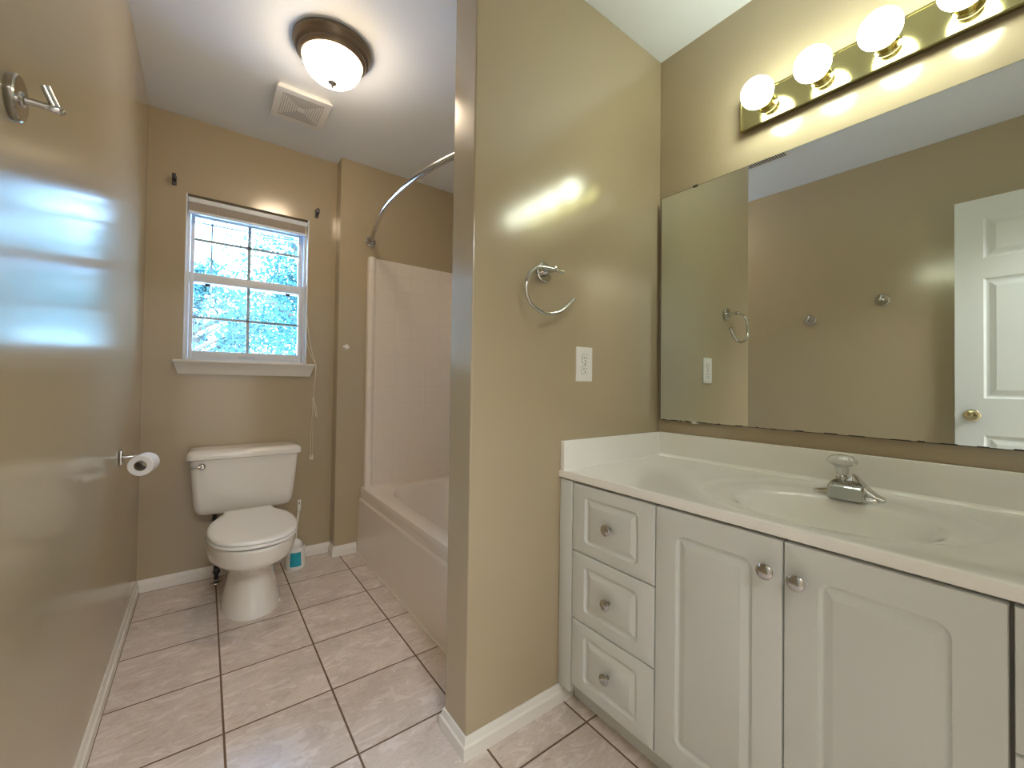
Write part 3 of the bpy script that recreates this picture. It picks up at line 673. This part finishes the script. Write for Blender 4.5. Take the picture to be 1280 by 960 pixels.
loft(bm, [rl_(.02, CB), rl_(.002, CB), rl_(.0, CB + .002), rl_(0, CT - .005), rl_(.0015, CT - .0015), rl_(.005, CT), rl_(.016, CT), el_(ocx, ocy, oax + .002, oay + .002, CT), el_(ocx, ocy, oax - .003, oay - .003, CT - .0012), el_(ocx, ocy, oax - .010, oay - .010, CT - .0030),
          el_((ocx + icx2) / 2, (ocy + icy2) / 2, (oax + iax) / 2, (oay + iay) / 2, CT - .0037), el_(icx2, icy2, iax + .010, iay + .012, CT - .0048), *[el_(icx2 + .012 * (1 - k), icy2, iax * k, iay * k, CT - d) for k, d in ((1.0, .0075), (.965, .012), (.93, .019), (.88, .034), (.80, .058), (.70, .084), (.58, .107), (.45, .124), (.30, .134))], el_(icx2 + .012, icy2, .02, .02, CT - .138)], False, True)
link('counter_slab', bm, 'marble', ct)
bm = bmesh.new()
def splash(pts_in, pts_out): pass
bm_box(bm, XR - .020, XR - .0003, YR + .002, YP - .019, CT - .004, CT + .0965, .003, 3)
# cove where the splash meets the slab
cv = [(XR - .019, CT - .001), (XR - .019, CT + .012), (XR - .0215, CT + .006), (XR - .0255, CT + .002), (XR - .032, CT + .0002), (XR - .034, CT - .001)]
loft(bm, [[(x, YR + .003, z) for x, z in cv], [(x, YP - .020, z) for x, z in cv]])
link('backsplash', bm, 'marble', ct)
bm = bmesh.new(); bm_box(bm, .966, XR - .0005, YP - .020, YP - .0003, CT - .004, CT + .0965, .003, 3)
link('side_splash', bm, 'marble', ct)
bm = bmesh.new(); lathe(bm, [(.022, 0), (.022, .003), (.015, .004), (.012, .001), (.002, .001)], (icx2 + .012, icy2, CT - .138), n=24); link('drain', bm, 'chrome', ct)

# faucet
FY, FX = .349, 1.392
fa = thing('faucet', 'chrome single-handle faucet with clear crystal knob behind the sink', 'faucet', (FX, FY, CT - .006))
fz = CT - .006
bm = bmesh.new()
def stad(cx, cyy, hx_, hy_, z, e=2.6, n=40): return [(cx + hx_ * math.copysign(abs(math.cos(a)) ** (2 / e), math.cos(a)), cyy + hy_ * math.copysign(abs(math.sin(a)) ** (2 / e), math.sin(a)), z) for a in [2 * PI * i / n for i in range(n)]]
loft(bm, [stad(FX, FY, .026, .077, fz - .001), stad(FX, FY, .027, .078, fz + .004), stad(FX, FY, .025, .075, fz + .009), stad(FX, FY, .020, .066, fz + .012), stad(FX, FY, .018, .045, fz + .018)])
link('base_plate', bm, 'chrome', fa)
bm = bmesh.new()
# broad wedge body that runs forward into a short flat spout
def sec(x, yl, yh, zl, zh, r): return [(x, y, z) for y, z in rrect(yl, yh, zl, zh, r, 4)]
loft(bm, [sec(1.334, .305, .3785, fz + .003, fz + .034, .007), sec(1.337, .303, .380, fz + .001, fz + .037, .009), sec(1.350, .302, .382, fz + .000, fz + .041, .010), sec(1.368, .308, .383, fz + .001, fz + .046, .012),
          sec(1.390, .310, .383, fz, fz + .048, .014), sec(1.408, .316, .378, fz, fz + .044, .014), sec(1.416, .325, .370, fz + .002, fz + .034, .012)])
# side shoulder sweeping down to the base and the rear crest
loft(bm, [[(x, y, z) for x, z in rrect(1.372 + i, 1.410 - i, fz, zt, .004, 3)] for y, zt, i in ((.272, fz + .012, .006), (.288, fz + .018, .002), (.304, fz + .030, 0), (.318, fz + .044, 0), (.330, fz + .060, .004), (.337, fz + .064, .010), (.345, fz + .052, .006), (.356, fz + .046, .004))])
link('body', bm, 'chrome', fa)
bm = bmesh.new(); lathe(bm, [(.014, .0), (.015, .006), (.011, .010), (.010, .022)], (FX - .004, .360, fz + .044), n=24); link('stem', bm, 'chrome', fa)
bm = bmesh.new()
n = 48; prof = [(.011, .058), (.0135, .062), (.015, .078), (.021, .084), (.031, .090), (.033, .096), (.031, .102), (.024, .108), (.012, .111), (.001, .1115)]
loft(bm, [[(FX - .004 + (r * (1 + (.06 if r > .02 else 0) * math.cos(8 * k * 2 * PI / n))) * math.cos(k * 2 * PI / n), .360 + (r * (1 + (.06 if r > .02 else 0) * math.cos(8 * k * 2 * PI / n))) * math.sin(k * 2 * PI / n), fz + h) for k in range(n)] for r, h in prof])
link('crystal_knob', bm, 'crystal', fa)

# ------------------------------------------------------------------ mirror
mi = thing('mirror', 'large frameless wall mirror above the vanity top', 'mirror', (XR, .36, .92))
my0, my1, mz0, mz1 = -.36, 1.000, .923, 1.8395
# the glass stands a little off the wall towards the partition corner and at its top
def mx_(y, z): return XR - .0062 - .0117 * (y - my0) - .0039 * (z - mz0)
def mslab(bm, y0, y1, z0, z1, d0, d1):
    loft(bm, [[(mx_(y, z) + d, y, z) for y, z in ((y0, z0), (y1, z0), (y1, z1), (y0, z1))] for d in (d0, d1)])
bm = bmesh.new(); mslab(bm, my0, my1, mz0, mz1, .0004, .0055); link('glass_edge', bm, 'dark', mi, False)
bm = bmesh.new(); mslab(bm, my0 + .002, my1 - .002, mz0 + .002, mz1 - .0015, 0, .0003); link('mirror_glass', bm, 'mirror', mi, False)
for y in (.852, -.10):
    for z in (mz0, mz1):
        bm = bmesh.new(); bm_box(bm, mx_(y, z) - .003, XR - .0003, y - .009, y + .009, z - .0045, z + .0035, .001); link('mirror_clip', bm, 'plastic' if z == mz0 else 'dark', mi)
bm = bmesh.new(); rnd = random.Random(3)
y = my1 - .01
while y > my0 + .06:
    L_ = rnd.uniform(.006, .045); hgt = rnd.uniform(.0008, .0022)
    mslab(bm, y - L_, y, mz0 + .0018, mz0 + .0022 + hgt, -.0003, -.0001); y -= L_ + rnd.uniform(.004, .06)
ew = link('edge_wear', bm, 'dark', mi, False); ew['kind'] = 'stuff'

# ------------------------------------------------------------------ vanity light bar with four globes
vb = thing('vanity_light_bar', 'brass strip light bar above the mirror', 'light fixture', (XR, .36, 1.97))
ly0, ly1 = .046, .684
bm = bmesh.new()
loft(bm, [[(XR - .0005, y, z) for y, z in rrect(ly0 + .004, ly1 - .004, 1.974, 2.066, .003, 3)], [(XR - .006, y, z) for y, z in rrect(ly0, ly1, 1.968, 2.072, .003, 3)], [(XR - .030, y, z) for y, z in rrect(ly0, ly1, 1.9625, 2.0755, .003, 3)],
          [(XR - .034, y, z) for y, z in rrect(ly0 + .002, ly1 - .002, 1.9645, 2.0735, .003, 3)], [(XR - .034, y, z) for y, z in rrect(ly0 + .006, ly1 - .006, 1.9685, 2.0695, .003, 3)], [(XR - .032, y, z) for y, z in rrect(ly0 + .007, ly1 - .007, 1.9695, 2.0685, .003, 3)]])
link('back_plate', bm, 'brass', vb)
for k in range(4):
    y = .593 - k * .1525
    bm = bmesh.new(); lathe(bm, [(.031, 0), (.030, .004), (.026, .007), (.0245, .030), (.0255, .034), (.018, .035)], (XR - .031, y, 2.020), '-X', 32); link('lamp_socket', bm, 'brass', vb)
gl0 = thing('globe_bulb', 'lit round globe bulb, leftmost on the brass light bar', 'light bulb', (1.42, .593, 2.02), 'globe bulbs on the brass light bar')
bm = bmesh.new(); R = .047; lathe(bm, [(max(R * math.sin(a), .0), R * -math.cos(a)) for a in [k * PI / 24 for k in range(0, 25)]], (1.417, .593, 2.020), '-X', 40)
link('glass_globe', bm, 'bulb', gl0)
bm = bmesh.new(); lathe(bm, [(.0155, 0), (.0165, .004), (.016, .012), (.013, .026)], (1.417 + .060, .593, 2.020), '-X', 24); link('bulb_neck', bm, 'plastic', gl0)
labs = ['lit round globe bulb, second from the left on the brass bar', 'lit round globe bulb, third from the left on the brass bar', 'lit round globe bulb cut by the top edge, fourth on the brass bar']
for k in range(1, 4):
    c = gl0.copy(); COL.objects.link(c); c.location = (1.42, .593 - .1525 * k, 2.02); c['label'] = labs[k - 1]
    for ch in list(gl0.children):
        d = ch.copy(); COL.objects.link(d); d.parent = c

# ------------------------------------------------------------------ open door against the left wall (seen in the mirror)
dr = thing('door_1', 'white six-panel door standing open against the left wall', 'door', (-.217, -.39, 0), kind='structure')
DF, DT = -.200, .035; dy0, dy1, dzb, dzt = -.390, .308, .012, 2.052
M['doorp'] = mat('door_paint', (.74, .78, .76), .35)
bm = bmesh.new()
def panel_on(bm, y0, y1, z0, z1, x):
    def L(xx, i): return [(xx, y, z) for y, z in ((y0 + i, z0 + i), (y1 - i, z0 + i), (y1 - i, z1 - i), (y0 + i, z1 - i))]
    loft(bm, [L(x, 0), L(x - .006, .008), L(x - .0075, .012), L(x - .0075, .020), L(x - .001, .042), L(x - .0005, .044)], False, True)
cols = ((-.285, -.085), (.008, .205)); rows = ((1.735, 1.948), (1.007, 1.632), (.225, .817))
ys = [dy0, cols[0][0], cols[0][1], cols[1][0], cols[1][1], dy1]; zs = [dzb, rows[2][0], rows[2][1], rows[1][0], rows[1][1], rows[0][0], rows[0][1], dzt]
for i in range(5):
    for j in range(7):
        if i in (1, 3) and j in (1, 3, 5): panel_on(bm, ys[i], ys[i + 1], zs[j], zs[j + 1], DF); continue
        vs = [bm.verts.new((DF, y, z)) for y, z in ((ys[i], zs[j]), (ys[i + 1], zs[j]), (ys[i + 1], zs[j + 1]), (ys[i], zs[j + 1]))]; bm.faces.new(vs)
bmesh.ops.remove_doubles(bm, verts=bm.verts[:], dist=1e-5)
bm_box(bm, DF - DT, DF - .0085, dy0, dy1, dzb, dzt)
for (a, b, c, d) in ((dy0, dy0 + .001, dzb, dzt), (dy1 - .001, dy1, dzb, dzt), (dy0, dy1, dzb, dzb + .001), (dy0, dy1, dzt - .001, dzt)): bm_box(bm, DF - .010, DF - .00001, a, b, c, d)
link('door_panel', bm, 'doorp', dr, False)
bm = bmesh.new(); lathe(bm, [(.032, 0), (.032, .004), (.026, .008), (.012, .011), (.011, .030), (.018, .034), (.026, .042), (.0275, .052), (.024, .060), (.012, .064), (.002, .0645)], (DF, .247, .916), 'X', 32); link('door_knob', bm, 'brassknob', dr)
bm = bmesh.new(); bm_box(bm, DF - .028, DF - .006, dy1 - .0005, dy1 + .006, .904, .928, .002); link('latch', bm, 'brassknob', dr)

# ------------------------------------------------------------------ outside
bm = bmesh.new(); bm_box(bm, -40, 40, 3.2, 60, -.5, -.35); tag(link('ground', bm, 'bounce_ground', None, False), 'unseen ground outside, made pale concrete to bounce sky light', 'ground', None, 'structure')
def tree(name, x, y, h, r, label, seed, nl, sz, zlow=.3):
    rd = random.Random(seed)
    t = thing(name, label, 'tree', (x, y, -.35), 'trees outside the window')
    bm = bmesh.new(); tube(bm, [(x, y, -.4), (x + .1, y, h * .3), (x, y + .1, h * .6), (x, y, h * .9)], [.22, .17, .11, .03], 10)
    for k in range(7):
        a = rd.uniform(0, 2 * PI); z = h * rd.uniform(.3, .7); tube(bm, [(x, y, z), (x + r * .4 * math.cos(a), y + r * .4 * math.sin(a), z + .5), (x + r * .8 * math.cos(a), y + r * .8 * math.sin(a), z + .8)], [.07, .05, .02], 6)
    link('trunk', bm, 'bark', t)
    bm = bmesh.new()
    cl_ = []
    for k in range(46):
        u = rd.uniform(0, 1); a = rd.uniform(0, 2 * PI); z = h * (zlow + (1 - zlow) * u); rr = r * math.sqrt(max(0.05, 1 - (2 * u - .75) ** 2 * .62)) * rd.uniform(.35, 1)
        cl_.append((x + rr * math.cos(a), y + rr * math.sin(a), z, rd.uniform(.35, .75)))
    for k in range(nl):
        c = rd.choice(cl_); d = Vector((rd.gauss(0, 1), rd.gauss(0, 1), rd.gauss(0, 1))).normalized() * c[3] * rd.uniform(.4, 1.05)
        p = Vector(c[:3]) + d; u = Vector((rd.gauss(0, 1), rd.gauss(0, 1), rd.gauss(0, 1))).normalized(); v = u.orthogonal().normalized(); s = sz * rd.uniform(.6, 1.4)
        vs = [bm.verts.new(p + q) for q in (-u * s, v * s * .45, u * s, -v * s * .45)]; bm.faces.new(vs)
    f = link('foliage', bm, 'leaf', t, False); f['kind'] = 'stuff'
tree('broadleaf_tree', 1.55, 8.0, 4.6, 1.35, 'tall leafy tree filling the right of the upper sash', 5, 20000, .045, .15)
tree('broadleaf_tree', -.3, 12.6, 3.5, 2.1, 'broad low leafy tree behind the left of the lower sash', 11, 20000, .065, .1)
tree('broadleaf_tree', 4.9, 15.2, 4.6, 2.0, 'leafy tree farther off, behind the right edge of the window', 19, 12000, .07, .1)
